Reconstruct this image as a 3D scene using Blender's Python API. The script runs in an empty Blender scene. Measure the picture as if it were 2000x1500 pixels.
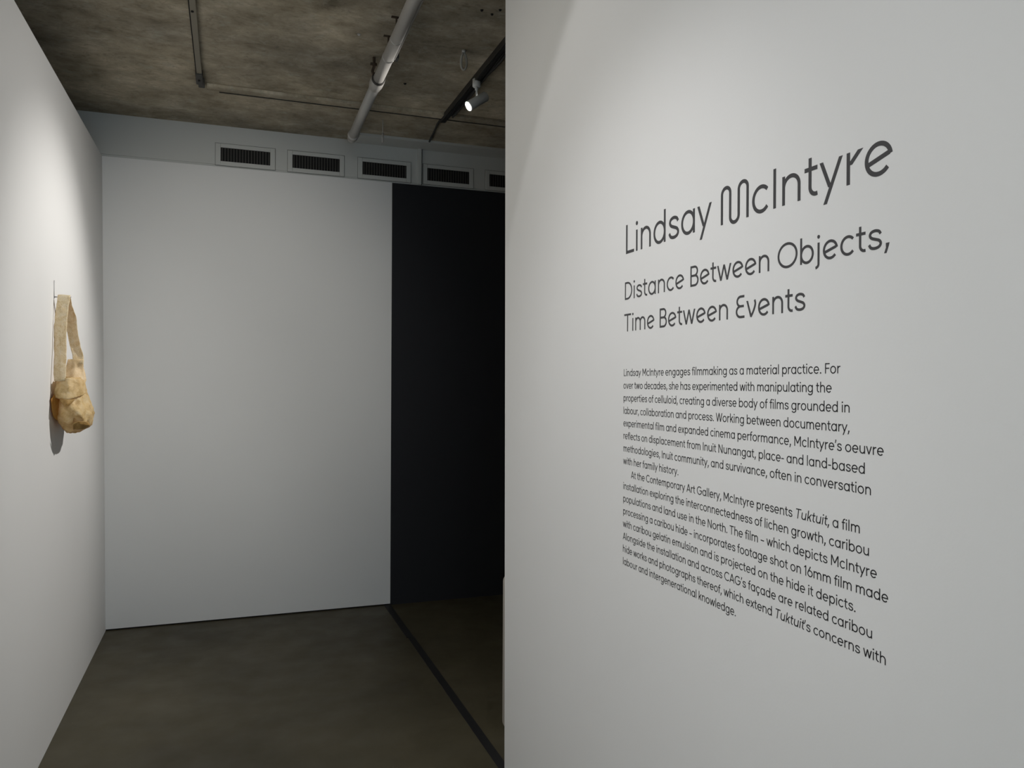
import bpy, bmesh, math, random
from mathutils import Vector, Matrix, noise

SC = bpy.context.scene
COL = SC.collection
random.seed(7)

# ------------------------------------------------------------------ camera, world, lights, exposure
EYE = 1.5
YAW, PITCH, ROLL, FPX = .34581, -.00201, .00498, 1532.97


def make_camera():
    fw = Vector((math.sin(YAW) * math.cos(PITCH), math.cos(YAW) * math.cos(PITCH), math.sin(PITCH)))
    rt = Vector((math.cos(YAW), -math.sin(YAW), 0))
    up = rt.cross(fw)
    r2 = math.cos(ROLL) * rt + math.sin(ROLL) * up
    u2 = -math.sin(ROLL) * rt + math.cos(ROLL) * up
    cd = bpy.data.cameras.new('camera')
    cd.sensor_fit = 'HORIZONTAL'
    cd.sensor_width = 36
    cd.lens = FPX / 2000 * 36
    cd.clip_start = .01
    o = bpy.data.objects.new('camera', cd)
    COL.objects.link(o)
    m = Matrix((r2, u2, -fw)).transposed().to_4x4()
    m.translation = (0, 0, EYE)
    o.matrix_world = m
    SC.camera = o


make_camera()
SC.view_settings.view_transform = 'Standard'
SC.view_settings.look = 'None'
SC.view_settings.gamma = 1
SC.view_settings.use_curve_mapping = False
SC.view_settings.exposure = 0

w = bpy.data.worlds.new('world')
SC.world = w
w.use_nodes = True
w.node_tree.nodes['Background'].inputs['Color'].default_value = (.70, .87, 1.0, 1)
w.node_tree.nodes['Background'].inputs['Strength'].default_value = 2.15


def spot(name, loc, aim, power, size_deg, blend, col=(1, .93, .84), rad=.03):
    l = bpy.data.lights.new(name, 'SPOT')
    l.energy = power
    l.spot_size = math.radians(size_deg)
    l.spot_blend = blend
    l.color = col
    l.shadow_soft_size = rad
    o = bpy.data.objects.new(name, l)
    COL.objects.link(o)
    o.location = loc
    o.rotation_euler = (Vector(aim) - Vector(loc)).to_track_quat('-Z', 'Y').to_euler()
    return o


LAMP = Vector((1.203, 3.905, 2.958))          # pivot of the visible track lamp
LAMP_AIM = Vector((-.70, 3.60, 1.62))
LDIR = (LAMP_AIM - LAMP).normalized()
WARM, NEUTRAL = (1, .94, .85), (1, .985, .985)
spot('track_beam_artwork', LAMP + LDIR * .068, (-.70, 3.86, 1.46), 110, 66, .8, (1, .965, .92), .022)
spot('track_spill_artwork', LAMP + LDIR * .068, (-.70, 3.4, 1.35), 66, 118, 1, (1, .965, .92), .022)
spot('track_beam_lettering_wide', (-.5, 1.5, 2.95), (.99, 1.3, 1.6), 17, 88.4, .08, NEUTRAL, .03)
spot('fill_lettering_core', (-.5, .6, 2.95), (.99, 1.42, 1.46), 33, 56, 1, NEUTRAL, .05)  # added soft spot, lifts the middle of the lettering
spot('fill_lettering_far_end', (-.5, 1.5, 2.95), (.99, 1.9, 1.26), 46, 62, 1, NEUTRAL, .05)  # added soft spot, brightens the far side of the lettering
spot('fill_wall_end', (-.45, 2.3, 2.95), (.99, 2.6, 1.5), 23, 130, 1, WARM, .1)  # added warm fill for the end of the lettered wall
spot('track_beam_far_wall', (.1, 2.2, 2.95), (-.02, 5.238, 1.78), 72, 58, 1, (1, .955, .89), .05)
spot('fill_behind_viewer', (.2, -.8, 3.0), (.2, -.6, 0), 113, 150, 1, (1, .97, .93), .1)  # added unseen fill light behind the camera


# ------------------------------------------------------------------ materials
def new_mat(name):
    m = bpy.data.materials.new(name)
    m.use_nodes = True
    nt = m.node_tree
    return m, nt, nt.nodes['Principled BSDF']


def simple(name, col, rough=.5, metal=0, spec=.5):
    m, nt, b = new_mat(name)
    b.inputs['Base Color'].default_value = (*col, 1)
    b.inputs['Roughness'].default_value = rough
    b.inputs['Metallic'].default_value = metal
    b.inputs['Specular IOR Level'].default_value = spec
    return m


def nd(nt, kind, **kw):
    n = nt.nodes.new(kind)
    for k, v in kw.items():
        if k.startswith('i_'):
            n.inputs[k[2:].replace('_', ' ')].default_value = v
        else:
            setattr(n, k, v)
    return n


def ramp(nt, stops):
    r = nt.nodes.new('ShaderNodeValToRGB')
    e = r.color_ramp.elements
    while len(e) < len(stops):
        e.new(.5)
    for i, (p, c) in enumerate(stops):
        e[i].position = p
        e[i].color = (*c, 1)
    return r


def wall_paint(name, col, rough=.75, bump=.12, spec=.25):
    m, nt, b = new_mat(name)
    L = nt.links.new
    tc = nd(nt, 'ShaderNodeTexCoord')
    n1 = nd(nt, 'ShaderNodeTexNoise', i_Scale=1.3, i_Detail=3.0)
    L(tc.outputs['Object'], n1.inputs['Vector'])
    r = ramp(nt, [(.3, tuple(c * .975 for c in col)), (.7, col)])
    L(n1.outputs['Fac'], r.inputs['Fac'])
    L(r.outputs['Color'], b.inputs['Base Color'])
    n2 = nd(nt, 'ShaderNodeTexNoise', i_Scale=170.0, i_Detail=4.0)
    L(tc.outputs['Object'], n2.inputs['Vector'])
    bp = nd(nt, 'ShaderNodeBump', i_Strength=bump, i_Distance=.0012)
    L(n2.outputs['Fac'], bp.inputs['Height'])
    L(bp.outputs['Normal'], b.inputs['Normal'])
    b.inputs['Roughness'].default_value = rough
    b.inputs['Specular IOR Level'].default_value = spec
    return m


WHITE = wall_paint('white_wall_paint', (.74, .742, .735))
BLACK = wall_paint('black_wall_paint', (.021, .022, .026), .8, .1, .2)
GREYP = wall_paint('grey_bulkhead_paint', (.52, .53, .51), .7, .08)


def concrete_ceiling():
    m, nt, b = new_mat('board_marked_concrete')
    L = nt.links.new
    tc = nd(nt, 'ShaderNodeTexCoord')
    mp = nd(nt, 'ShaderNodeMapping')
    mp.inputs['Scale'].default_value = (2.0, 2.5, 1)
    L(tc.outputs['Object'], mp.inputs['Vector'])
    n1 = nd(nt, 'ShaderNodeTexNoise', i_Scale=2.2, i_Detail=11.0, i_Roughness=.72, i_Distortion=.25)
    L(mp.outputs['Vector'], n1.inputs['Vector'])
    r1 = ramp(nt, [(.30, (.205, .175, .128)), (.44, (.345, .303, .232)), (.56, (.44, .39, .305)), (.70, (.63, .575, .475))])
    L(n1.outputs['Fac'], r1.inputs['Fac'])
    n2 = nd(nt, 'ShaderNodeTexNoise', i_Scale=1.4, i_Detail=5.0, i_Roughness=.6)
    L(tc.outputs['Object'], n2.inputs['Vector'])
    r2 = ramp(nt, [(.34, (.60, .60, .60)), (.62, (1.2, 1.17, 1.1))])
    L(n2.outputs['Fac'], r2.inputs['Fac'])
    mx = nd(nt, 'ShaderNodeMix', data_type='RGBA', blend_type='MULTIPLY')
    mx.inputs[0].default_value = .85
    L(r1.outputs['Color'], mx.inputs[6])
    L(r2.outputs['Color'], mx.inputs[7])
    # greenish-grey cement bloom patches
    n3 = nd(nt, 'ShaderNodeTexNoise', i_Scale=5.5, i_Detail=7.0, i_Roughness=.7)
    L(mp.outputs['Vector'], n3.inputs['Vector'])
    r3 = ramp(nt, [(.55, (0, 0, 0)), (.72, (.55, .55, .55))])
    L(n3.outputs['Fac'], r3.inputs['Fac'])
    mx2 = nd(nt, 'ShaderNodeMix', data_type='RGBA')
    L(r3.outputs['Color'], mx2.inputs[0])
    L(mx.outputs[2], mx2.inputs[6])
    mx2.inputs[7].default_value = (.47, .475, .40, 1)
    n4 = nd(nt, 'ShaderNodeTexNoise', i_Scale=16.0, i_Detail=6.0, i_Roughness=.75, i_Distortion=1.2)
    mp4 = nd(nt, 'ShaderNodeMapping')
    mp4.inputs['Scale'].default_value = (1.3, 2.2, 1)
    mp4.inputs['Rotation'].default_value = (0, 0, .12)
    L(tc.outputs['Object'], mp4.inputs['Vector'])
    L(mp4.outputs['Vector'], n4.inputs['Vector'])
    r4 = ramp(nt, [(.33, (.62, .62, .62)), (.48, (1, 1, 1)), (.62, (1, 1, 1)), (.72, (1.5, 1.5, 1.45))])
    L(n4.outputs['Fac'], r4.inputs['Fac'])
    mx4 = nd(nt, 'ShaderNodeMix', data_type='RGBA', blend_type='MULTIPLY')
    mx4.inputs[0].default_value = .8
    L(mx2.outputs[2], mx4.inputs[6])
    L(r4.outputs['Color'], mx4.inputs[7])
    L(mx4.outputs[2], b.inputs['Base Color'])
    bp = nd(nt, 'ShaderNodeBump', i_Strength=.35, i_Distance=.004)
    L(n1.outputs['Fac'], bp.inputs['Height'])
    L(bp.outputs['Normal'], b.inputs['Normal'])
    b.inputs['Roughness'].default_value = .85
    b.inputs['Specular IOR Level'].default_value = .2
    return m


def polished_floor():
    m, nt, b = new_mat('polished_dark_concrete')
    L = nt.links.new
    tc = nd(nt, 'ShaderNodeTexCoord')
    n1 = nd(nt, 'ShaderNodeTexNoise', i_Scale=1.7, i_Detail=8.0, i_Roughness=.6)
    L(tc.outputs['Object'], n1.inputs['Vector'])
    r = ramp(nt, [(.3, (.048, .042, .025)), (.55, (.066, .058, .035)), (.75, (.084, .074, .048))])
    L(n1.outputs['Fac'], r.inputs['Fac'])
    v = nd(nt, 'ShaderNodeTexVoronoi', i_Scale=9.0)
    L(tc.outputs['Object'], v.inputs['Vector'])
    rv = ramp(nt, [(0, (.42, .40, .36)), (.028, (0, 0, 0))])
    L(v.outputs['Distance'], rv.inputs['Fac'])
    mx = nd(nt, 'ShaderNodeMix', data_type='RGBA', blend_type='ADD')
    mx.inputs[0].default_value = .35
    L(r.outputs['Color'], mx.inputs[6])
    L(rv.outputs['Color'], mx.inputs[7])
    L(mx.outputs[2], b.inputs['Base Color'])
    n2 = nd(nt, 'ShaderNodeTexNoise', i_Scale=6.0, i_Detail=6.0)
    L(tc.outputs['Object'], n2.inputs['Vector'])
    rr = ramp(nt, [(.3, (.42,) * 3), (.7, (.6,) * 3)])
    L(n2.outputs['Fac'], rr.inputs['Fac'])
    L(rr.outputs['Color'], b.inputs['Roughness'])
    b.inputs['Specular IOR Level'].default_value = .3
    return m


CEIL = concrete_ceiling()
FLOOR = polished_floor()


def hide(name, dark, mid, light, trans=.35, scale=1.0, speck=.0):
    m, nt, b = new_mat(name)
    L = nt.links.new
    tc = nd(nt, 'ShaderNodeTexCoord')
    n1 = nd(nt, 'ShaderNodeTexNoise', i_Scale=26.0 * scale, i_Detail=8.0, i_Roughness=.65, i_Distortion=.8)
    L(tc.outputs['Object'], n1.inputs['Vector'])
    r = ramp(nt, [(.28, dark), (.5, mid), (.72, light)])
    L(n1.outputs['Fac'], r.inputs['Fac'])
    vo = nd(nt, 'ShaderNodeTexNoise', i_Scale=210.0 * scale, i_Detail=3.0, i_Roughness=.7)
    L(tc.outputs['Object'], vo.inputs['Vector'])
    rs = ramp(nt, [(.34, (1, 1, 1)), (.46, (0, 0, 0))])
    L(vo.outputs['Fac'], rs.inputs['Fac'])
    mx = nd(nt, 'ShaderNodeMix', data_type='RGBA')
    mm = nd(nt, 'ShaderNodeMath', operation='MULTIPLY')
    mm.inputs[1].default_value = speck
    L(rs.outputs['Color'], mm.inputs[0])
    L(mm.outputs[0], mx.inputs[0])
    L(r.outputs['Color'], mx.inputs[6])
    mx.inputs[7].default_value = (*[c * .55 for c in dark], 1)
    L(mx.outputs[2], b.inputs['Base Color'])
    b.inputs['Roughness'].default_value = .55
    b.inputs['Specular IOR Level'].default_value = .35
    n2 = nd(nt, 'ShaderNodeTexNoise', i_Scale=120.0 * scale, i_Detail=6.0)
    L(tc.outputs['Object'], n2.inputs['Vector'])
    bp = nd(nt, 'ShaderNodeBump', i_Strength=.6, i_Distance=.003)
    L(n2.outputs['Fac'], bp.inputs['Height'])
    L(bp.outputs['Normal'], b.inputs['Normal'])
    tr = nd(nt, 'ShaderNodeBsdfTranslucent')
    tr.inputs['Color'].default_value = (.80, .48, .16, 1)
    mix = nd(nt, 'ShaderNodeMixShader')
    mix.inputs[0].default_value = trans
    out = nt.nodes['Material Output']
    L(b.outputs[0], mix.inputs[1])
    L(tr.outputs[0], mix.inputs[2])
    L(mix.outputs[0], out.inputs['Surface'])
    return m


HIDE = hide('raw_hide', (.42, .27, .09), (.76, .57, .28), (.86, .72, .45), .26)
HIDE_STRAP = hide('speckled_hide', (.66, .52, .28), (.88, .78, .52), (.97, .92, .74), .30, 1.6, .55)
HIDE_PALE = hide('pale_hide', (.60, .44, .22), (.80, .63, .38), (.88, .74, .50), .2)
HIDE_DARK = hide('toasted_and_shaded_hide', (.24, .12, .03), (.42, .25, .08), (.56, .38, .15), .12)  # brown patch, and the shadow painted under the flap
VINYL = simple('dark_grey_vinyl', (.052, .052, .055), .45, 0, .35)
VINYL_B = simple('black_vinyl', (.012, .012, .014), .5, 0, .25)
PIPE = simple('white_pipe_paint', (.43, .415, .39), .38)
LAMPW = simple('white_lamp_enamel', (.66, .67, .66), .4)
TRACK = simple('black_track_enamel', (.018, .017, .015), .5)
DARKM = simple('dark_bracket_metal', (.05, .047, .042), .6, .3)
RUST = simple('rusty_hanger_metal', (.06, .04, .025), .7, .2)
TAPE = simple('black_floor_strip', (.010, .010, .011), .55, 0, .3)
GRILLE = simple('white_register_enamel', (.52, .53, .51), .5)
BLADE = simple('dark_register_blade', (.085, .082, .07), .5)
VOID = simple('black_lining_and_shade', (.006, .006, .006), .9)  # duct lining, also the shade painted in narrow gaps
CHAN = wall_paint('concrete_toned_channel', (.25, .225, .175), .6, .1)
PLINTH = simple('pale_plinth_paint', (.42, .39, .35), .5)
HIDE_GLOW = hide('glow_tinted_rawhide', (.42, .20, .04), (.58, .31, .07), (.66, .40, .13), .4)  # orange stands in for light glowing through the hide
PIN = simple('grey_steel_wire', (.42, .41, .41), .5, .2)
m_, nt_, b_ = new_mat('lamp_lens_glow')
b_.inputs['Emission Color'].default_value = (1, .97, .92, 1)
b_.inputs['Emission Strength'].default_value = 26
LENS = m_


# ------------------------------------------------------------------ mesh helpers
def link(name, bm, mat, parent=None, smooth=False, origin=None):
    me = bpy.data.meshes.new(name)
    if origin is not None:
        bmesh.ops.translate(bm, verts=bm.verts, vec=-Vector(origin))
    bm.normal_update()
    bm.to_mesh(me)
    bm.free()
    if smooth:
        for p in me.polygons:
            p.use_smooth = True
    me.materials.append(mat)
    o = bpy.data.objects.new(name, me)
    COL.objects.link(o)
    if parent:
        o.parent = parent
    elif origin is not None:
        o.location = origin
    return o


def tag(o, label, cat, group=None):
    o['label'] = label
    o['category'] = cat
    if group:
        o['group'] = group
    return o


def thing(name, label, cat, loc, group=None):
    o = bpy.data.objects.new(name, None)
    COL.objects.link(o)
    o.empty_display_size = .05
    o.location = loc
    return tag(o, label, cat, group)


def struct(name, bm, mat):
    o = link(name, bm, mat)
    o['kind'] = 'structure'
    return o


def box(bm, x0, x1, y0, y1, z0, z1, bev=0, seg=2):
    r = bmesh.ops.create_cube(bm, size=1)
    vs = r['verts']
    bmesh.ops.scale(bm, verts=vs, vec=(x1 - x0, y1 - y0, z1 - z0))
    bmesh.ops.translate(bm, verts=vs, vec=((x0 + x1) / 2, (y0 + y1) / 2, (z0 + z1) / 2))
    if bev:
        es = list({e for v in vs for e in v.link_edges})
        bmesh.ops.bevel(bm, geom=es, offset=bev, segments=seg, affect='EDGES', profile=.5)
    return bm


def B(*a, **k):
    return box(bmesh.new(), *a, **k)


def tube(bm, pts, r, seg=16, caps=True):
    """round tube through pts; r a number or one per point"""
    pts = [Vector(p) for p in pts]
    rs = r if isinstance(r, (list, tuple)) else [r] * len(pts)
    rings = []
    ref = None
    for i, p in enumerate(pts):
        a = pts[max(0, i - 1)]
        c = pts[min(len(pts) - 1, i + 1)]
        d = (c - a).normalized()
        if ref is None:
            ref = Vector((0, 0, 1)) if abs(d.z) < .9 else Vector((1, 0, 0))
        u = (ref - d * ref.dot(d)).normalized()
        v = d.cross(u)
        ref = u
        rings.append([bm.verts.new(p + rs[i] * (math.cos(t) * u + math.sin(t) * v)) for t in [2 * math.pi * k / seg for k in range(seg)]])
    for a, c in zip(rings, rings[1:]):
        for k in range(seg):
            bm.faces.new((a[k], a[(k + 1) % seg], c[(k + 1) % seg], c[k]))
    if caps:
        bm.faces.new(rings[0][::-1])
        bm.faces.new(rings[-1])
    return bm


def T(pts, r, seg=16):
    return tube(bmesh.new(), pts, r, seg)


# ------------------------------------------------------------------ the room
D = 5.238          # far wall plane
HW = 2.8387        # height of the white wall panels
HC = 3.096         # concrete ceiling
XL = -.69045       # face of the left wall at the floor; it leans very slightly outwards
LEAN = -.01004
XB = 1.0244        # where the far wall turns black
XT = .99           # face of the lettered wall
YE = 2.828         # its far end

struct('floor', B(-1.75, 3.75, -3, 5.6, -.12, 0), FLOOR)
struct('ceiling', B(-1.75, 3.75, -3, 5.6, HC, HC + .2), CEIL)

bm = bmesh.new()
vs = []
for y in (-2.2, D + .1):
    for x, z in ((XL, 0), (XL + LEAN * HW, HW), (XL + LEAN * HW - .14, HW), (XL - .14, 0)):
        vs.append(bm.verts.new((x, y, z)))
for q in ((0, 1, 2, 3), (7, 6, 5, 4), (0, 4, 5, 1), (1, 5, 6, 2), (2, 6, 7, 3), (3, 7, 4, 0)):
    bm.faces.new([vs[i] for i in q])
bmesh.ops.recalc_face_normals(bm, faces=bm.faces)
struct('wall_left', bm, WHITE)

struct('wall_far', B(XL - .03, XB, D, D + .1, .009, HW), WHITE)
struct('shadow_gap_far', B(XL - .03, XB, D + .012, D + .1, 0, .009), VOID)      # black strip standing in for the shade in the gap under the panel
struct('wall_far_black', B(XB, 3.6, D, D + .1, 0, HW - .002), BLACK)
struct('wall_far_upper', B(-1.6, 3.6, D + .001, D + .1, 2.853, HC), GREYP)
struct('trim_1', B(-1.6, 3.6, D + .007, D + .1, HW, 2.853), GREYP)      # recessed shadow gap over the wall panels
bm = bmesh.new()
ends = [(2.811, 0), (2.8435, HC)]
vs = [bm.verts.new((x, y, z)) for x in (XT, XT + .16) for (y, z) in ((-2.2, 0), ends[0], ends[1], (-2.2, HC))]
for q in ((0, 1, 2, 3), (7, 6, 5, 4), (0, 4, 5, 1), (1, 5, 6, 2), (2, 6, 7, 3), (3, 7, 4, 0)):
    bm.faces.new([vs[i] for i in q])
bmesh.ops.recalc_face_normals(bm, faces=bm.faces)
struct('wall_right', bm, WHITE)
struct('wall_outer_left', B(-1.75, -1.6, -3, 5.6, 0, HC), BLACK)  # unseen wall added against light leaks, black to cut bounce
struct('wall_outer_right', B(3.6, 3.75, -3, 5.6, 0, HC), BLACK)  # unseen wall added to block the world light
struct('wall_dark_room_rear', B(XT + .16, 3.6, 1.2, 1.3, 0, HC), BLACK)
struct('wall_outer_far', B(-1.6, 3.6, D + .1, 5.6, 0, HC), GREYP)
struct('wall_rear_left', B(-1.6, XL - .2, -3, -2.9, 0, HC), WHITE)
# band of grey plaster on the slab beside the bulkhead
struct('trim_2', B(.728, 3.6, 5.066, D - .002, HC - .016, HC), GREYP)

# ------------------------------------------------------------------ wall registers
GX = [(-.056, .240), (.378, .676), (.826, 1.121), (1.266, 1.563), (1.712, 2.010)]
where = ['leftmost white air register of the row, above the white wall', 'white air register second from the left, below and left of the pipe end',
         'white air register just left of the upright cover strip', 'white air register just right of the upright cover strip',
         'white air register last in the row, half hidden by the lettered wall']
for (x0, x1), wl in zip(GX, where):
    cx, cz, yf = (x0 + x1) / 2, 2.917, D + .001
    root = thing('wall_register', wl, 'air vent', (cx, yf, cz), 'air registers along the bulkhead')
    hw_, hz = (x1 - x0) / 2, .043
    ow, oh = hw_ + .031, .0685
    f = bmesh.new()
    for a in ((-ow, -hw_, -oh, oh), (hw_, ow, -oh, oh), (-hw_, hw_, hz, oh), (-hw_, hw_, -oh, -hz)):
        box(f, a[0], a[1], -.006, 0, a[2], a[3])
    bmesh.ops.bevel(f, geom=[e for e in f.edges if all(v.co.y < -.0055 and (abs(abs(v.co.x) - ow) < 1e-4 or abs(abs(v.co.z) - oh) < 1e-4) for v in e.verts)], offset=.0025, segments=1, affect='EDGES')
    link('frame', f, GREYP, root)
    rim = bmesh.new()
    for a in ((-ow - .002, -ow, -oh - .002, oh + .002), (ow, ow + .002, -oh - .002, oh + .002), (-ow, ow, oh, oh + .002), (-ow, ow, -oh - .002, -oh)):
        box(rim, a[0], a[1], -.002, 0, a[2], a[3])
    link('dark_rim', rim, BLADE, root)  # thin dark line around the frame
    link('duct_backing', B(-hw_, hw_, -.0015, 0, -hz, hz), VOID, root)
    bl = bmesh.new()
    n = 17
    for i in range(n):
        bx = -hw_ + (i + .5) * 2 * hw_ / n
        box(bl, bx - .0013, bx + .0013, -.005, -.0015, -hz, hz)
    link('blades', bl, BLADE, root)

# ------------------------------------------------------------------ ceiling fittings
# upright cover strip on the bulkhead
root = thing('cover_strip', 'upright grey cover strip on the bulkhead between two air registers', 'cover strip', (1.211, D, 2.84))
link('cover', B(-.015, .011, -.020, .001, .0, .243, bev=.003), GREYP, root)
link('edge_shadow', B(.011, .017, -.006, .001, .0, .243), VOID, root)  # black strip painting the shadow beside the cover

# channels on the slab
root = thing('ceiling_channel', 'flat grey metal ceiling channel with a dark bracket at its end', 'channel', (-.151, 3.0, HC))
link('channel', B(-.0125, .0125, -1.4, 1.50, -.022, 0, bev=.002), CHAN, root)
link('side_gap', B(-.0185, -.0125, -1.4, 1.44, -.006, 0), VOID, root)
e = bmesh.new()
box(e, -.019, .016, 1.33, 1.47, -.032, -.0005, bev=.004)
box(e, -.010, .022, 1.44, 1.53, -.026, -.0005, bev=.004)
link('end_bracket', e, DARKM, root)
for y in (.86 - .25, 1.40):
    s = bmesh.new()
    bmesh.ops.create_cone(s, cap_ends=True, segments=10, radius1=.006, radius2=.006, depth=.006)
    bmesh.ops.translate(s, verts=s.verts, vec=(-.003, y, -.0235 if y < 1 else -.0345))
    link('screw', s, VOID, root)
root = thing('ceiling_channel', 'concrete-toned ceiling channel with a black gap, parallel to the far wall', 'channel', (-.12, 4.547, HC))
link('channel', B(0, 3.6, -.034, .036, -.016, 0, bev=.002), CEIL, root)
link('black_gap', B(.062, 3.6, .036, .050, -.0165, 0), VOID, root)

# black lighting track
root = thing('lighting_track', 'black lighting track fixed under the concrete ceiling, carrying the white spotlight', 'lighting track', (1.205, 0, HC))
t = bmesh.new()
box(t, -.0155, .0155, -2, 4.60, -.034, 0, bev=.002)
link('track_body', t, TRACK, root)
link('conductor_slot', B(-.005, .005, -2, 4.58, -.0355, -.0335), VOID, root)
cb = bmesh.new()
for k in range(3):
    pts = []
    for i in range(90):
        y = -1.8 + i * .0706
        pts.append((.0225 + .004 * k + .003 * math.sin(i * .7 + k * 2), y, -.012 - .009 * k + .003 * math.sin(i * 1.1 + k)))
    tube(cb, pts, .0062, 8)
link('loose_cable', cb, TRACK, root)
ec = T([(-.010, 4.60, -.008), (-.004, 4.72, -.008), (.014, 4.88, -.008), (.032, 5.065, -.008)], .0065, 8)
link('feed_cable', ec, TRACK, root)

# spotlight
root = thing('spotlight', 'small white cylinder spotlight, lit, hanging from the black ceiling track', 'spotlight', LAMP)
zt = HC - .019 - LAMP.z
ad = T([(.0, 0, zt), (0, 0, zt - .004), (0, 0, zt - .004), (0, 0, zt - .040), (0, 0, zt - .044)], [.016, .016, .021, .021, .018], 24)
link('track_adapter', ad, LAMPW, root, True)
st = T([(0, 0, zt - .042), (0, 0, zt - .060), (0, 0, zt - .060), (0, 0, .012)], [.008, .008, .0045, .0045], 12)
link('stem', st, LAMPW, root, True)
d = LDIR
prof = [(-.068, 0), (-.068, .022), (-.063, .0255), (.046, .0255), (.057, .027), (.057, .0248), (.052, .024)]
hb = tube(bmesh.new(), [d * a for a, _ in prof], [max(r, .0005) for _, r in prof], 32, caps=False)
link('housing', hb, LAMPW, root, True)
ln = tube(bmesh.new(), [d * .0515, d * .054], [.024, .024], 32)
link('lens', ln, LENS, root)

# big white drain pipe and its hangers
PX0 = Vector((.657, 1.6, 3.0))
PX1 = Vector((.7015, 4.83, 2.997))
pd = (PX1 - PX0).normalized()
at = lambda y: PX0 + (PX1 - PX0) * ((y - PX0.y) / (PX1.y - PX0.y))
root = thing('drain_pipe', 'thick white painted pipe hung under the concrete ceiling, ending at the bulkhead', 'pipe', at(3.9))
o0 = at(3.9)


def ptube(name, ys, rs, mat=PIPE, seg=32):
    return link(name, T([at(y) - o0 for y in ys], rs, seg), mat, root, True)


ptube('pipe_run', [1.6, 3.98], [.0265, .0265])
ptube('pipe_run', [3.98, 4.86], [.0265, .0265])
ptube('coupling', [3.885, 3.89, 3.90, 3.955, 3.96, 3.99, 3.995], [.027, .0325, .0345, .0345, .0325, .031, .027])
ptube('gasket_ring', [3.872, 3.874, 3.886, 3.888], [.027, .0335, .0335, .027], DARKM)
ptube('joint_ring', [3.60, 3.602, 3.612, 3.614], [.0266, .0285, .0285, .0266])
ptube('end_flange', [4.80, 4.802, 4.825, 4.83], [.0266, .032, .032, .027])
eb = T([at(4.84) - o0, at(4.88) - o0, at(4.92) - o0 + Vector((.006, 0, .008)), at(4.95) - o0 + Vector((.02, 0, .025)), at(4.97) - o0 + Vector((.035, 0, .05)), at(4.975) - o0 + Vector((.045, 0, .098))], .0255, 24)
link('end_elbow', eb, PIPE, root, True)
for y, nm in ((3.407, 'hanger_rod'), (3.606, 'hanger_rod')):
    p = at(y) - o0
    hr = T([(p.x, p.y, HC - o0.z), (p.x, p.y, p.z + .02)], .004, 8)
    box(hr, p.x - .022, p.x + .022, p.y - .006, p.y + .008, HC - o0.z - .004, HC - o0.z)
    link(nm, hr, RUST, root)
    cl = T([p - pd * .007, p + pd * .007], .0278, 24)
    link('clamp_band', cl, PIPE, root, True)
p = at(3.84) - o0
hk = bmesh.new()
box(hk, p.x - .042, p.x - .010, p.y + .02, p.y + .032, .058, .068)
tube(hk, [(p.x - .024, p.y + .026, HC - o0.z), (p.x - .024, p.y + .026, .05), (p.x - .032, p.y + .026, .026), (p.x - .026, p.y + .026, .012)], .0075, 8)
link('beam_hook', hk, RUST, root)

q0 = o0 - Vector((.033, 0, .004))
link('side_conduit', T([at(1.6) - q0, at(3.63) - q0], .0048, 10), PIPE, root, True)
q1 = at(3.62) - q0
link('conduit_end_clip', B(q1.x - .010, q1.x + .016, q1.y - .02, q1.y + .025, q1.z - .004, q1.z + .022), DARKM, root)

# thin suspension rod by the bulkhead
root = thing('suspension_rod', 'thin grey rod with a thicker sleeve hanging from the ceiling right of the pipe end', 'rod', (.872, 4.76, HC))
link('rod', T([(0, 0, 0), (0, 0, -.09)], .0022, 8), PIPE, root, True)
link('sleeve', T([(0, 0, -.085), (0, 0, -.142)], .0065, 12), PIPE, root, True)

# coil of cable hanging from the slab
root = thing('cable_coil', 'small twisted loop of pale cable hanging from the ceiling left of the track', 'cable', (1.0555, 3.635, HC))
pts = []
for i in range(60):
    tt = i / 59
    a = tt * 2 * math.pi
    pts.append((.0135 * math.sin(a) * (1 if True else 0), .004 * math.sin(2 * a), -.012 - .041 * (1 - math.cos(a))))
lp = bmesh.new()
tube(lp, pts, .0055, 8)
tube(lp, [(x * 1.15 + .002, y + .009, z * .96) for x, y, z in pts], .0045, 8)
link('cable_loop', lp, simple('pale_cable_sheath', (.33, .31, .27), .6), root, True)
link('ceiling_hook', T([(0, 0, 0), (-.004, 0, -.016)], [.011, .007], 10), PIPE, root, True)

# anchors left in the slab
for x, y, lab in ((.5542, 3.637, 'bright metal anchor stub in the ceiling, left of the pipe'), (.878, 4.149, 'small dark anchor hole plug in the ceiling, right of the pipe coupling'),
                  (1.012, 3.215, 'dark anchor dot in the ceiling near the lettered wall, closest to the pipe'), (1.065, 3.235, 'dark anchor dot in the ceiling near the lettered wall, between its two neighbours'),
                  (1.085, 3.185, 'dark anchor dot in the ceiling near the lettered wall, closest to the track')):
    a = T([(0, 0, 0), (0, 0, -.006)], [.007 if 'dot' in lab else .009, .004], 10)
    o = link('ceiling_anchor', a, PIPE if 'bright' in lab else VOID, None, True, None)
    o.location = (x, y, HC)
    tag(o, lab, 'anchor', 'anchors in the concrete slab')

# ------------------------------------------------------------------ floor fittings
root = thing('floor_strip', 'black strip across the concrete floor from the edge of the black wall towards the lettered wall', 'floor strip', (1.01, 4.0, 0))
link('strip', B(-.019, .019, -1.15, .53, 0, .002), TAPE, root)
link('strip', B(-.026, .016, .53, D - 4.0, 0, .003), TAPE, root)
pl = B(0, .5, -.27, .01, 0, .668, bev=.03, seg=5)
o = link('plinth', pl, PLINTH, None, True)
o.location = (1.120, 3.226, 0)
tag(o, 'pale rounded-corner plinth on the dark floor, mostly hidden behind the lettered wall', 'plinth')

# ------------------------------------------------------------------ lettering: a stroke alphabet
W2 = 37.0           # half stroke


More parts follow.
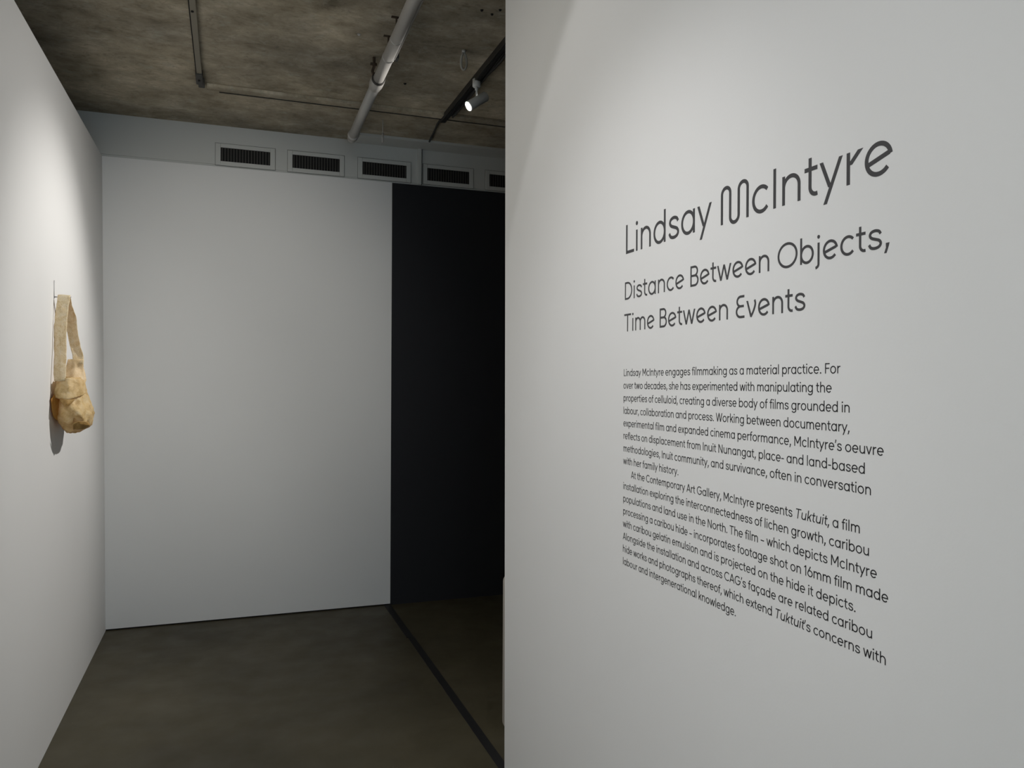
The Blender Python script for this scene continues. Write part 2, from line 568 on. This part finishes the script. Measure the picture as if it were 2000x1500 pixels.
def arc(cx, cy, rx, ry, a0, a1, n=None):
    n = n or max(3, int(abs(a1 - a0) / 360 * NSEG))
    return [(cx + rx * math.cos(math.radians(a0 + (a1 - a0) * i / n)), cy + ry * math.sin(math.radians(a0 + (a1 - a0) * i / n))) for i in range(n + 1)]


def spline(P, k=4):
    out = []
    for i in range(len(P) - 1):
        p0, p1, p2, p3 = P[max(0, i - 1)], P[i], P[i + 1], P[min(len(P) - 1, i + 2)]
        for j in range(k):
            t = j / k
            out.append(tuple(.5 * ((2 * b) + (-a + c) * t + (2 * a - 5 * b + 4 * c - d) * t * t + (-a + 3 * b - 3 * c + d) * t ** 3) for a, b, c, d in zip(p0, p1, p2, p3)))
    out.append(P[-1])
    return out


NSEG = 32
# a glyph is (strokes, advance); stroke kinds: L polyline, C closed polyline, D diagonal with level cuts, P filled polygon


def glyph(ch, display=False):
    L, C, Dg, P = (lambda p: ('L', p)), (lambda p: ('C', p)), (lambda *a: ('D', a)), (lambda p: ('P', p))
    st = lambda x, a=0, b=500: L([(x, a), (x, b)])
    bowl = lambda cx: C(arc(cx, 250, 205, 224, 0, 360)[:-1])
    dot = lambda x, y, r=50: P(arc(x, y, r, r, 0, 360, 14)[:-1])
    arch = lambda x, wd, up=0: L([(x, 0 if not up else 250)] * 0 + arc(x + wd / 2, 474 - wd / 2 - 4, wd / 2, wd / 2 + 4, 172, 0) + [(x + wd, 0)])
    if ch == 'a': return [bowl(281), st(486)], 588
    if ch == 'b': return [st(104, 0, 725), bowl(309)], 590
    if ch in 'cç':
        s = [L(arc(281, 250, 205, 224, 42, 318))]
        if ch == 'ç': s.append(L([(290, 20), (275, -50)] + arc(265, -105, 55, 50, 70, -130, 6)))
        return s, 505
    if ch == 'd': return [bowl(281), st(486, 0, 725)], 590
    if ch == 'e':
        if display:
            return [L(arc(285, 250, 209, 224, 8, 318)), L([(92, 196), (474, 303)])], 560
        return [L([(80, 250)] + arc(283, 250, 205, 224, 0, 316))], 560
    if ch == 'f': return [L([(140, 0), (140, 560)] + arc(270, 568, 130, 122, 180, 80)), L([(22, 464), (290, 464)])], 300
    if ch == 'g': return [bowl(281), L([(486, 500), (486, -10)] + arc(281, -10, 205, 165, 0, -148))], 588
    if ch == 'h': return [st(104, 0, 725), arch(104, 356)], 555
    if ch == 'i': return [st(104), dot(104, 655)], 208
    if ch == 'j': return [L([(120, 500), (120, -70)] + arc(10, -70, 110, 96, 0, -85, 8)), dot(120, 655)], 224
    if ch == 'k': return [st(104, 0, 725), Dg(130, 190, 400, 500), Dg(415, 0, 225, 310)], 470
    if ch == 'l': return [st(104, 0, 725)], 208
    if ch == 'm': return [st(104), arch(104, 316), arch(420, 316)], 840
    if ch == 'n': return [st(104), arch(104, 356)], 560
    if ch == 'o': return [C(arc(290, 250, 212, 224, 0, 360)[:-1])], 580
    if ch == 'p': return [st(104, -195, 500), bowl(309)], 590
    if ch == 'r':
        if display: return [st(104), Dg(128, 300, 330, 500)], 365
        return [st(104), L(arc(280, 280, 176, 184, 172, 78))], 345
    if ch == 's': return [L(spline([(392, 368), (345, 436), (235, 465), (130, 435), (95, 365), (140, 298), (245, 255), (352, 212), (398, 138), (355, 63), (240, 35), (125, 62), (72, 142)]))], 465
    if ch == 't': return [L([(140, 650), (140, 165)] + arc(265, 165, 125, 130, 180, 285)), L([(22, 464), (295, 464)])], 330
    if ch == 'u': return [st(460), L([(104, 500)] + arc(282, 208, 178, 174, 180, 352))], 562
    if ch == 'v': return [Dg(52, 500, 236, 0), Dg(420, 500, 236, 0)], 472
    if ch == 'w': return [Dg(50, 500, 200, 0), Dg(350, 500, 200, 0), Dg(350, 500, 500, 0), Dg(650, 500, 500, 0)], 700
    if ch == 'x': return [Dg(55, 0, 390, 500), Dg(390, 0, 55, 500)], 445
    if ch == 'y': return [Dg(440, 500, 130, -195), Dg(48, 500, 226, 66)], 480
    if ch == 'A': return [Dg(50, 0, 310, 700), Dg(570, 0, 310, 700), L([(140, 205), (480, 205)])], 620
    if ch == 'B': return [st(112, 0, 700), L([(112, 664), (300, 664)] + arc(300, 514, 150, 150, 90, -90) + [(112, 364)]), L([(112, 364), (320, 364)] + arc(320, 200, 162, 164, 90, -90) + [(112, 36)])], 550
    if ch == 'C': return [L(arc(385, 350, 318, 324, 45, 315))], 690
    if ch == 'D': return [st(112, 0, 700), L([(112, 664), (260, 664)] + arc(260, 350, 300, 314, 90, -90) + [(112, 36)])], 630
    if ch == 'F': return [st(112, 0, 700), L([(112, 664), (460, 664)]), L([(112, 355), (420, 355)])], 480
    if ch == 'G': return [L(arc(385, 350, 318, 324, 45, 352) + [(700, 345), (420, 345)])], 780
    if ch == 'I': return [st(112, 0, 700)], 224
    if ch == 'L': return [st(112, 0, 700), L([(112, 36), (440, 36)])], 460
    if ch == 'M': return [st(112, 0, 700), st(668, 0, 700), Dg(122, 700, 390, 190), Dg(658, 700, 390, 190)], 780
    if ch == 'N': return [st(112, 0, 700), st(560, 0, 700), Dg(116, 700, 556, 0)], 672
    if ch == 'O': return [C(arc(400, 350, 340, 328, 0, 360)[:-1])], 800
    if ch == 'T': return [st(275, 0, 700), L([(30, 664), (520, 664)])], 550
    if ch == 'W': return [Dg(50, 700, 240, 0), Dg(430, 700, 240, 0), Dg(430, 700, 620, 0), Dg(810, 700, 620, 0)], 860
    if ch == '1': return [st(190, 0, 700), Dg(60, 560, 180, 690)], 300
    if ch == '6': return [C(arc(290, 225, 208, 200, 0, 360, NSEG)[:-1]), L([(112, 330), (330, 700)])], 560
    if ch == '.': return [dot(104, 48, 54)], 215
    if ch == ',': return [P([(70, 112), (180, 112), (160, 40), (92, -128), (22, -128), (76, 0)])], 225
    if ch == '-': return [L([(45, 255), (285, 255)])], 330
    if ch == '–': return [L([(45, 255), (400, 255)])], 445
    if ch == '’': return [P([(55, 715), (145, 715), (128, 650), (72, 500), (22, 500), (62, 620)])], 165
    if ch == '\u03bc':      # tall wavy M of the heading
        d, r, t = 243, 121.5, 735
        return [L([(108, 0), (108, t - 36 - r)] + arc(108 + r, t - 36 - r, r, r, 180, 0) + [(108 + d, 36 + r - 50)] + arc(108 + d + r, 36 + r - 50, r, r, 180, 360) + [(108 + 2 * d, t - 36 - r)] + arc(108 + 2 * d + r, t - 36 - r, r, r, 180, 0) + [(108 + 3 * d, 0)])], 108 + 3 * d + 80
    if ch == '\u03b5':      # rounded E of the heading
        return [L([(420, 664), (260, 664)] + arc(260, 515, 160, 149, 90, 270) + [(400, 366)]), L([(400, 366), (250, 366)] + arc(250, 201, 176, 165, 90, 270) + [(430, 36)])], 500
    if ch == '\u03bd':      # soft v of the heading
        return [Dg(50, 500, 225, 0), L(spline([(212, 10), (300, 130), (372, 270), (404, 380), (395, 450), (372, 500)]))], 480
    raise KeyError(ch)


def polys(ch, display, w2, kx=1.0):
    """convex pieces and advance of a glyph"""
    strokes, adv = glyph(ch, display)
    adv *= kx
    out = []
    for kind, p in strokes:
        lvl = strokes.index((kind, p))
        if kind == 'P':
            mx = sum(q[0] for q in p) / len(p)
            out.append((lvl, [(mx * kx + q[0] - mx, q[1]) for q in p]))
            continue
        p = (p[0] * kx, p[1], p[2] * kx, p[3]) if kind == 'D' else [(q[0] * kx, q[1]) for q in p]
        if kind == 'D':
            x0, y0, x1, y1 = p
            k = w2 * math.hypot(x1 - x0, y1 - y0) / abs(y1 - y0)
            out.append((lvl, [(x0 - k, y0), (x0 + k, y0), (x1 + k, y1), (x1 - k, y1)]))
            continue
        n = len(p)
        Lf, Rt = [], []
        for i in range(n):
            if kind == 'C':
                a, c = p[i - 1], p[(i + 1) % n]
            else:
                a, c = p[max(0, i - 1)], p[min(n - 1, i + 1)]
            b = p[i]
            d1 = (b[0] - a[0], b[1] - a[1])
            d2 = (c[0] - b[0], c[1] - b[1])
            l1, l2 = math.hypot(*d1), math.hypot(*d2)
            if l1 < 1e-6: d1, l1 = d2, l2
            if l2 < 1e-6: d2, l2 = d1, l1
            n1 = (-d1[1] / l1, d1[0] / l1)
            n2 = (-d2[1] / l2, d2[0] / l2)
            nx, ny = n1[0] + n2[0], n1[1] + n2[1]
            m = math.hypot(nx, ny) or 1
            nx, ny = nx / m, ny / m
            k = w2 / max(.5, nx * n1[0] + ny * n1[1])
            Lf.append((b[0] + nx * k, b[1] + ny * k))
            Rt.append((b[0] - nx * k, b[1] - ny * k))
        for i in range(n if kind == 'C' else n - 1):
            j = (i + 1) % n
            out.append((lvl, [Rt[i], Rt[j], Lf[j], Lf[i]]))
    return out, adv


THICK = .0005


def put(bm, pieces, ox, oz, sx, sz, shear=0):
    """pieces in font units to the wall plane: +u runs towards -y, v is up, front faces -x"""
    for lvl, pc in pieces:
        q = [(ox + (x + shear * y) * sx, oz + y * sz) for x, y in pc]
        area = sum(q[i][0] * q[(i + 1) % len(q)][1] - q[(i + 1) % len(q)][0] * q[i][1] for i in range(len(q)))
        if area < 0: q = q[::-1]
        fr = [bm.verts.new((-THICK - lvl * .00006, -u, v)) for u, v in q]
        bk = [bm.verts.new((0, -u, v)) for u, v in q]
        bm.faces.new(fr)
        for i in range(len(q)):
            j = (i + 1) % len(q)
            bm.faces.new((fr[j], fr[i], bk[i], bk[j]))


def ink(words, display, w2, kx=1.0, space=0):
    """left and right ink edges of a run of words in font units"""
    x, lo, hi = 0, 1e9, -1e9
    for wd in words:
        for c in wd:
            pc, adv = polys(c, display, w2, kx)
            for _, q in pc:
                for a in q:
                    lo, hi = min(lo, x + a[0]), max(hi, x + a[0])
            x += adv
        x += space * kx
    return lo, hi


def fit(words, display, w2, span, space=0):
    """how much wider than drawn the letters must be set to fill the measured span"""
    a, b = .5, 2.0
    for _ in range(18):
        m = (a + b) / 2
        lo, hi = ink(words, display, w2, m, space)
        if hi - lo < span: a = m
        else: b = m
    return m


def heading(root, words, cap, w2):
    """words: (text, y of left ink edge, y of right ink edge, baseline z); letters become parts"""
    R0 = root.location
    sz = cap / 700
    for wd, ya, yb, z in words:
        kx = fit([wd], True, w2, (ya - yb) / sz)
        x = -ink([wd], True, w2, kx)[0]
        for c in wd:
            pc, adv = polys(c, True, w2, kx)
            b = bmesh.new()
            put(b, pc, -(ya - R0.y) + x * sz, z - R0.z, sz, sz)
            nm = 'comma' if c == ',' else 'letter'
            o = link(nm, b, VINYL, root)
            if c == '\u03bc': o['label'] = 'tall wavy letter M with rounded tops'
            x += adv


NSEG = 44
t1 = thing('wall_heading', 'largest dark grey vinyl heading on the white wall, a name with a wavy letter M', 'wall lettering', (XT, 1.86, 1.84))
heading(t1, [('Lindsay', 1.859, 1.4663, 1.8420), ('\u03bccIntyre', 1.432, .9692, 1.8385)], .0765, 35)
t2 = thing('wall_subheading', 'two-line dark grey vinyl exhibition title below the large name on the white wall', 'wall lettering', (XT, 1.8645, 1.636))
heading(t2, [('Distance', 1.8637, 1.5758, 1.7205), ('Between', 1.5487, 1.2708, 1.7198), ('Objects,', 1.2458, .9744, 1.7192),
             ('Time', 1.8667, 1.7098, 1.6362), ('Between', 1.6838, 1.4048, 1.6354), ('\u03b5\u03bdents', 1.3771, 1.1682, 1.6346)], .0468, 36)

P1 = [("Lindsay McIntyre engages filmmaking as a material practice. For", 1.8672, 1.0799),
      ("over two decades, she has experimented with manipulating the", 1.8690, 1.1004),
      ("properties of celluloid, creating a diverse body of films grounded in", 1.8680, 1.0580),
      ("labour, collaboration and process. Working between documentary,", 1.8684, 1.0577),
      ("experimental film and expanded cinema performance, McIntyre’s oeuvre", 1.8683, .9838),
      ("reflects on displacement from Inuit Nunangat, place- and land-based", 1.8676, 1.0235),
      ("methodologies, Inuit community, and survivance, often in conversation", 1.8673, 1.0100),
      ("with her family history.", 1.8685, 1.5960)]
P2 = [("At the Contemporary Art Gallery, McIntyre presents *Tuktuit, a film", 1.8250, 1.0336),
      ("installation exploring the interconnectedness of lichen growth, caribou", 1.8673, 1.0134),
      ("populations and land use in the North. The film – which depicts McIntyre", 1.8670, .9965),
      ("processing a caribou hide – incorporates footage shot on 16mm film made", 1.8668, .9729),
      ("with caribou gelatin emulsion and is projected on the hide it depicts.", 1.8682, 1.0420),
      ("Alongside the installation and across CAG’s façade are related caribou", 1.8680, 1.0057),
      ("hide works and photographs thereof, which extend *Tuktuit’s concerns with", 1.8672, .9771),
      ("labour and intergenerational knowledge.", 1.8669, 1.3721)]
NSEG = 20
Z1, PITCHZ, CAPB, SPACE, WB = 1.5184, .03342, .0184, 215, 33


def paragraph(root, lines, first):
    R0 = root.location
    sz = CAPB / 700
    for i, (tx, ya, yb) in enumerate(lines):
        z = Z1 - (first + i) * PITCHZ
        ws = [q.replace('*', '') for q in tx.split(' ')]
        it = [q.startswith('*') for q in tx.split(' ')]
        kx = fit(ws, False, WB, (ya - yb) / sz, SPACE)
        lo = ink(ws, False, WB, kx, SPACE)[0]
        ln_ = bpy.data.objects.new('text_line', None)
        COL.objects.link(ln_)
        ln_.empty_display_size = .02
        ln_.parent = root
        ln_.location = (0, ya - R0.y, z - R0.z)
        x = -lo
        for wd, ital in zip(ws, it):
            b = bmesh.new()
            for k, c in enumerate(wd):
                pc, adv = polys(c, False, WB, kx)
                sl = .17 if ital and not (c in ',’' or (k and wd[k - 1] == '’')) else 0
                put(b, pc, x * sz, 0, sz, sz, sl)
                x += adv
            x += SPACE * kx
            link('word', b, VINYL_B, ln_)


t3 = thing('wall_paragraph', 'upper paragraph of small black vinyl text on the white wall, eight lines', 'wall lettering', (XT, 1.868, 1.40), 'small wall text paragraphs')
paragraph(t3, P1, 0)
t4 = thing('wall_paragraph', 'lower paragraph of small black vinyl text on the white wall, beginning with an indent', 'wall lettering', (XT, 1.868, 1.13), 'small wall text paragraphs')
paragraph(t4, P2, 8)


# ------------------------------------------------------------------ hide shoulder bag on the left wall
BAG = Vector((-.643, 3.88, 1.40))
bag = thing('hide_bag', 'pale tan rawhide shoulder bag hung by its strap on the left white wall', 'bag', BAG)


def crumple(p, amp, f=22, seed=0.0):
    q = Vector(p) * f + Vector((seed, seed * 1.7, -seed))
    v = noise.noise_vector(q) * amp
    n = noise.noise_vector(q * 2.3)
    return v + Vector((.45 - abs(n.x), .45 - abs(n.y), .45 - abs(n.z))) * amp * .8


def loft(name, rows, mat, seg=44, amp=.005, f=20, seed=0, close_top=False, close_bot=True, sub=4, fold=0.0):
    """rows: (z, cx, cy, rx, ry) in world metres"""
    bm_ = bmesh.new()
    rs = []
    for i in range(len(rows) - 1):
        for k in range(sub):
            t_ = k / sub
            a, b2 = rows[i], rows[i + 1]
            rs.append([u + (v - u) * t_ for u, v in zip(a, b2)])
    rs.append(rows[-1])
    rings = []
    for z, cx, cy, rx, ry in rs:
        ring = []
        for k in range(seg):
            a = 2 * math.pi * k / seg
            ca, sa = math.cos(a), math.sin(a)
            fo = 1 + fold * (abs(math.sin(a * 4 + z * 30 + seed)) - .5)
            p = Vector((cx + rx * fo * math.copysign(abs(ca) ** .85, ca), cy + ry * fo * math.copysign(abs(sa) ** .85, sa), z))
            p += crumple(p, amp, f, seed)
            ring.append(bm_.verts.new(p - BAG))
        rings.append(ring)
    for a, b2 in zip(rings, rings[1:]):
        for k in range(seg):
            bm_.faces.new((a[k], a[(k + 1) % seg], b2[(k + 1) % seg], b2[k]))
    if close_bot: bm_.faces.new(rings[-1])
    if close_top: bm_.faces.new(rings[0][::-1])
    bmesh.ops.recalc_face_normals(bm_, faces=bm_.faces)
    return link(name, bm_, mat, bag, True)


def sheet(name, grid, mat, thick=.0025, amp=.003, f=30, seed=0, sub=6, smooth=True):
    """grid of rows of world points, bilinearly refined, crumpled and given thickness"""
    R_, C_ = len(grid), len(grid[0])
    G = [[Vector(p) for p in r] for r in grid]
    nu, nv = (C_ - 1) * sub, (R_ - 1) * sub
    V = []
    bm_ = bmesh.new()
    for j in range(nv + 1):
        a = min(j // sub, R_ - 2); tv = (j - a * sub) / sub
        row = []
        for i in range(nu + 1):
            b2 = min(i // sub, C_ - 2); tu = (i - b2 * sub) / sub
            p = (G[a][b2] * (1 - tu) + G[a][b2 + 1] * tu) * (1 - tv) + (G[a + 1][b2] * (1 - tu) + G[a + 1][b2 + 1] * tu) * tv
            p = p + crumple(p, amp, f, seed)
            row.append(bm_.verts.new(p - BAG))
        V.append(row)
    fs = []
    for j in range(nv):
        for i in range(nu):
            fs.append(bm_.faces.new((V[j][i], V[j][i + 1], V[j + 1][i + 1], V[j + 1][i])))
    bm_.normal_update()
    bmesh.ops.solidify(bm_, geom=fs, thickness=thick)
    bmesh.ops.recalc_face_normals(bm_, faces=bm_.faces)
    return link(name, bm_, mat, bag, smooth)


# pouch: a sagging crumpled sack
loft('pouch', [(1.512, -.650, 3.878, .040, .098), (1.475, -.647, 3.880, .045, .108), (1.44, -.643, 3.882, .050, .120), (1.405, -.640, 3.884, .057, .136), (1.38, -.638, 3.884, .062, .146),
               (1.35, -.634, 3.886, .065, .146), (1.325, -.632, 3.887, .063, .132), (1.305, -.630, 3.880, .057, .108), (1.288, -.634, 3.865, .045, .076), (1.276, -.640, 3.85, .026, .040), (1.270, -.642, 3.845, .008, .014)],
     HIDE, 52, .0085, 27, 3.1, sub=4, fold=.07)
# upper back panel rising behind the straps
sheet('back_panel', [[(-.668, 3.90, 1.588), (-.640, 3.90, 1.592), (-.606, 3.90, 1.590)],
                     [(-.672, 3.895, 1.55), (-.638, 3.885, 1.55), (-.602, 3.90, 1.548)],
                     [(-.676, 3.86, 1.50), (-.640, 3.85, 1.50), (-.595, 3.89, 1.50)],
                     [(-.68, 3.84, 1.46), (-.640, 3.83, 1.46), (-.600, 3.87, 1.46)]], HIDE_PALE, .003, .004, 24, 5.5)
# front flap folded over the mouth of the pouch
sheet('flap', [[(-.688, 3.785, 1.500), (-.668, 3.764, 1.508), (-.640, 3.760, 1.510), (-.612, 3.785, 1.506), (-.594, 3.835, 1.500)],
               [(-.693, 3.770, 1.462), (-.670, 3.750, 1.464), (-.640, 3.746, 1.466), (-.606, 3.775, 1.466), (-.588, 3.830, 1.468)],
               [(-.694, 3.765, 1.424), (-.670, 3.738, 1.422), (-.642, 3.731, 1.416), (-.610, 3.755, 1.424), (-.584, 3.825, 1.445)]], HIDE, .003, .0042, 27, 8.2)
# dark sheet painting the fold shadow under the flap
sheet('fold_shadow', [[(-.668, 3.731, 1.421), (-.645, 3.727, 1.417), (-.612, 3.747, 1.421)],
                     [(-.657, 3.728, 1.403), (-.642, 3.724, 1.400), (-.622, 3.738, 1.406)],
                     [(-.650, 3.727, 1.391), (-.646, 3.724, 1.389), (-.641, 3.728, 1.392)]], HIDE_DARK, .002, .0015, 40, 2.2)
# gusset between pouch and wall, its orange painting the light through the hide
sheet('gusset', [[(-.6985, 3.785, 1.452), (-.690, 3.785, 1.455), (-.682, 3.79, 1.455)],
                 [(-.6985, 3.728, 1.418), (-.688, 3.755, 1.412), (-.676, 3.785, 1.41)],
                 [(-.6985, 3.738, 1.380), (-.688, 3.760, 1.37), (-.674, 3.785, 1.37)],
                 [(-.6985, 3.762, 1.345), (-.688, 3.785, 1.33), (-.670, 3.81, 1.325)]], HIDE_GLOW, .002, .003, 34, 9.4)
# toasted brown patch under the right corner
sheet('bottom_patch', [[(-.618, 3.742, 1.316), (-.600, 3.750, 1.326), (-.573, 3.805, 1.322)],
                       [(-.622, 3.747, 1.312), (-.598, 3.765, 1.312), (-.568, 3.820, 1.305)],
                       [(-.626, 3.772, 1.290), (-.604, 3.787, 1.290), (-.582, 3.825, 1.293)]], HIDE_DARK, .002, .003, 34, 4.4)
# strap: one long speckled band folded over the pin
sheet('strap_front', [[(-.695, 3.835, 1.863), (-.671, 3.835, 1.865), (-.647, 3.835, 1.865)],
                      [(-.697, 3.825, 1.815), (-.674, 3.825, 1.815), (-.652, 3.825, 1.815)],
                      [(-.702, 3.82, 1.77), (-.676, 3.815, 1.77), (-.654, 3.815, 1.77)],
                      [(-.704, 3.81, 1.70), (-.680, 3.803, 1.70), (-.655, 3.805, 1.70)],
                      [(-.700, 3.80, 1.62), (-.676, 3.79, 1.62), (-.653, 3.793, 1.62)],
                      [(-.697, 3.780, 1.55), (-.674, 3.770, 1.55), (-.651, 3.772, 1.55)],
                      [(-.694, 3.764, 1.495), (-.672, 3.754, 1.495), (-.649, 3.758, 1.498)]], HIDE_STRAP, .0028, .0022, 34, 1.3)
sheet('strap_back', [[(-.695, 3.835, 1.866), (-.671, 3.837, 1.868), (-.647, 3.837, 1.868)],
                     [(-.690, 3.86, 1.82), (-.668, 3.865, 1.82), (-.643, 3.862, 1.82)],
                     [(-.682, 3.89, 1.775), (-.655, 3.89, 1.775), (-.632, 3.89, 1.775)],
                     [(-.672, 3.905, 1.715), (-.650, 3.91, 1.715), (-.629, 3.905, 1.715)],
                     [(-.664, 3.91, 1.66), (-.642, 3.915, 1.66), (-.621, 3.91, 1.66)],
                     [(-.650, 3.905, 1.61), (-.628, 3.91, 1.61), (-.606, 3.905, 1.605)],
                     [(-.648, 3.893, 1.575), (-.628, 3.895, 1.575), (-.606, 3.893, 1.57)]], HIDE_STRAP, .0028, .002, 34, 6.3)
for nm in ('strap_front', 'strap_back'):
    bpy.data.objects[nm].name = 'strap'

# the pin and thin wire the bag hangs from
root = thing('hanging_pin', 'thin grey wire and pin on the left wall holding the bag strap', 'hanger', (XL + LEAN * 1.86, 3.836, 1.86))
link('pin', T([(-.002, 0, -.003), (.066, 0, .000)], .0025, 10), PIN, root, True)
link('wire', T([(.0018, -.004, -.01), (.0018, -.004, .068)], .0014, 8), PIN, root, True)
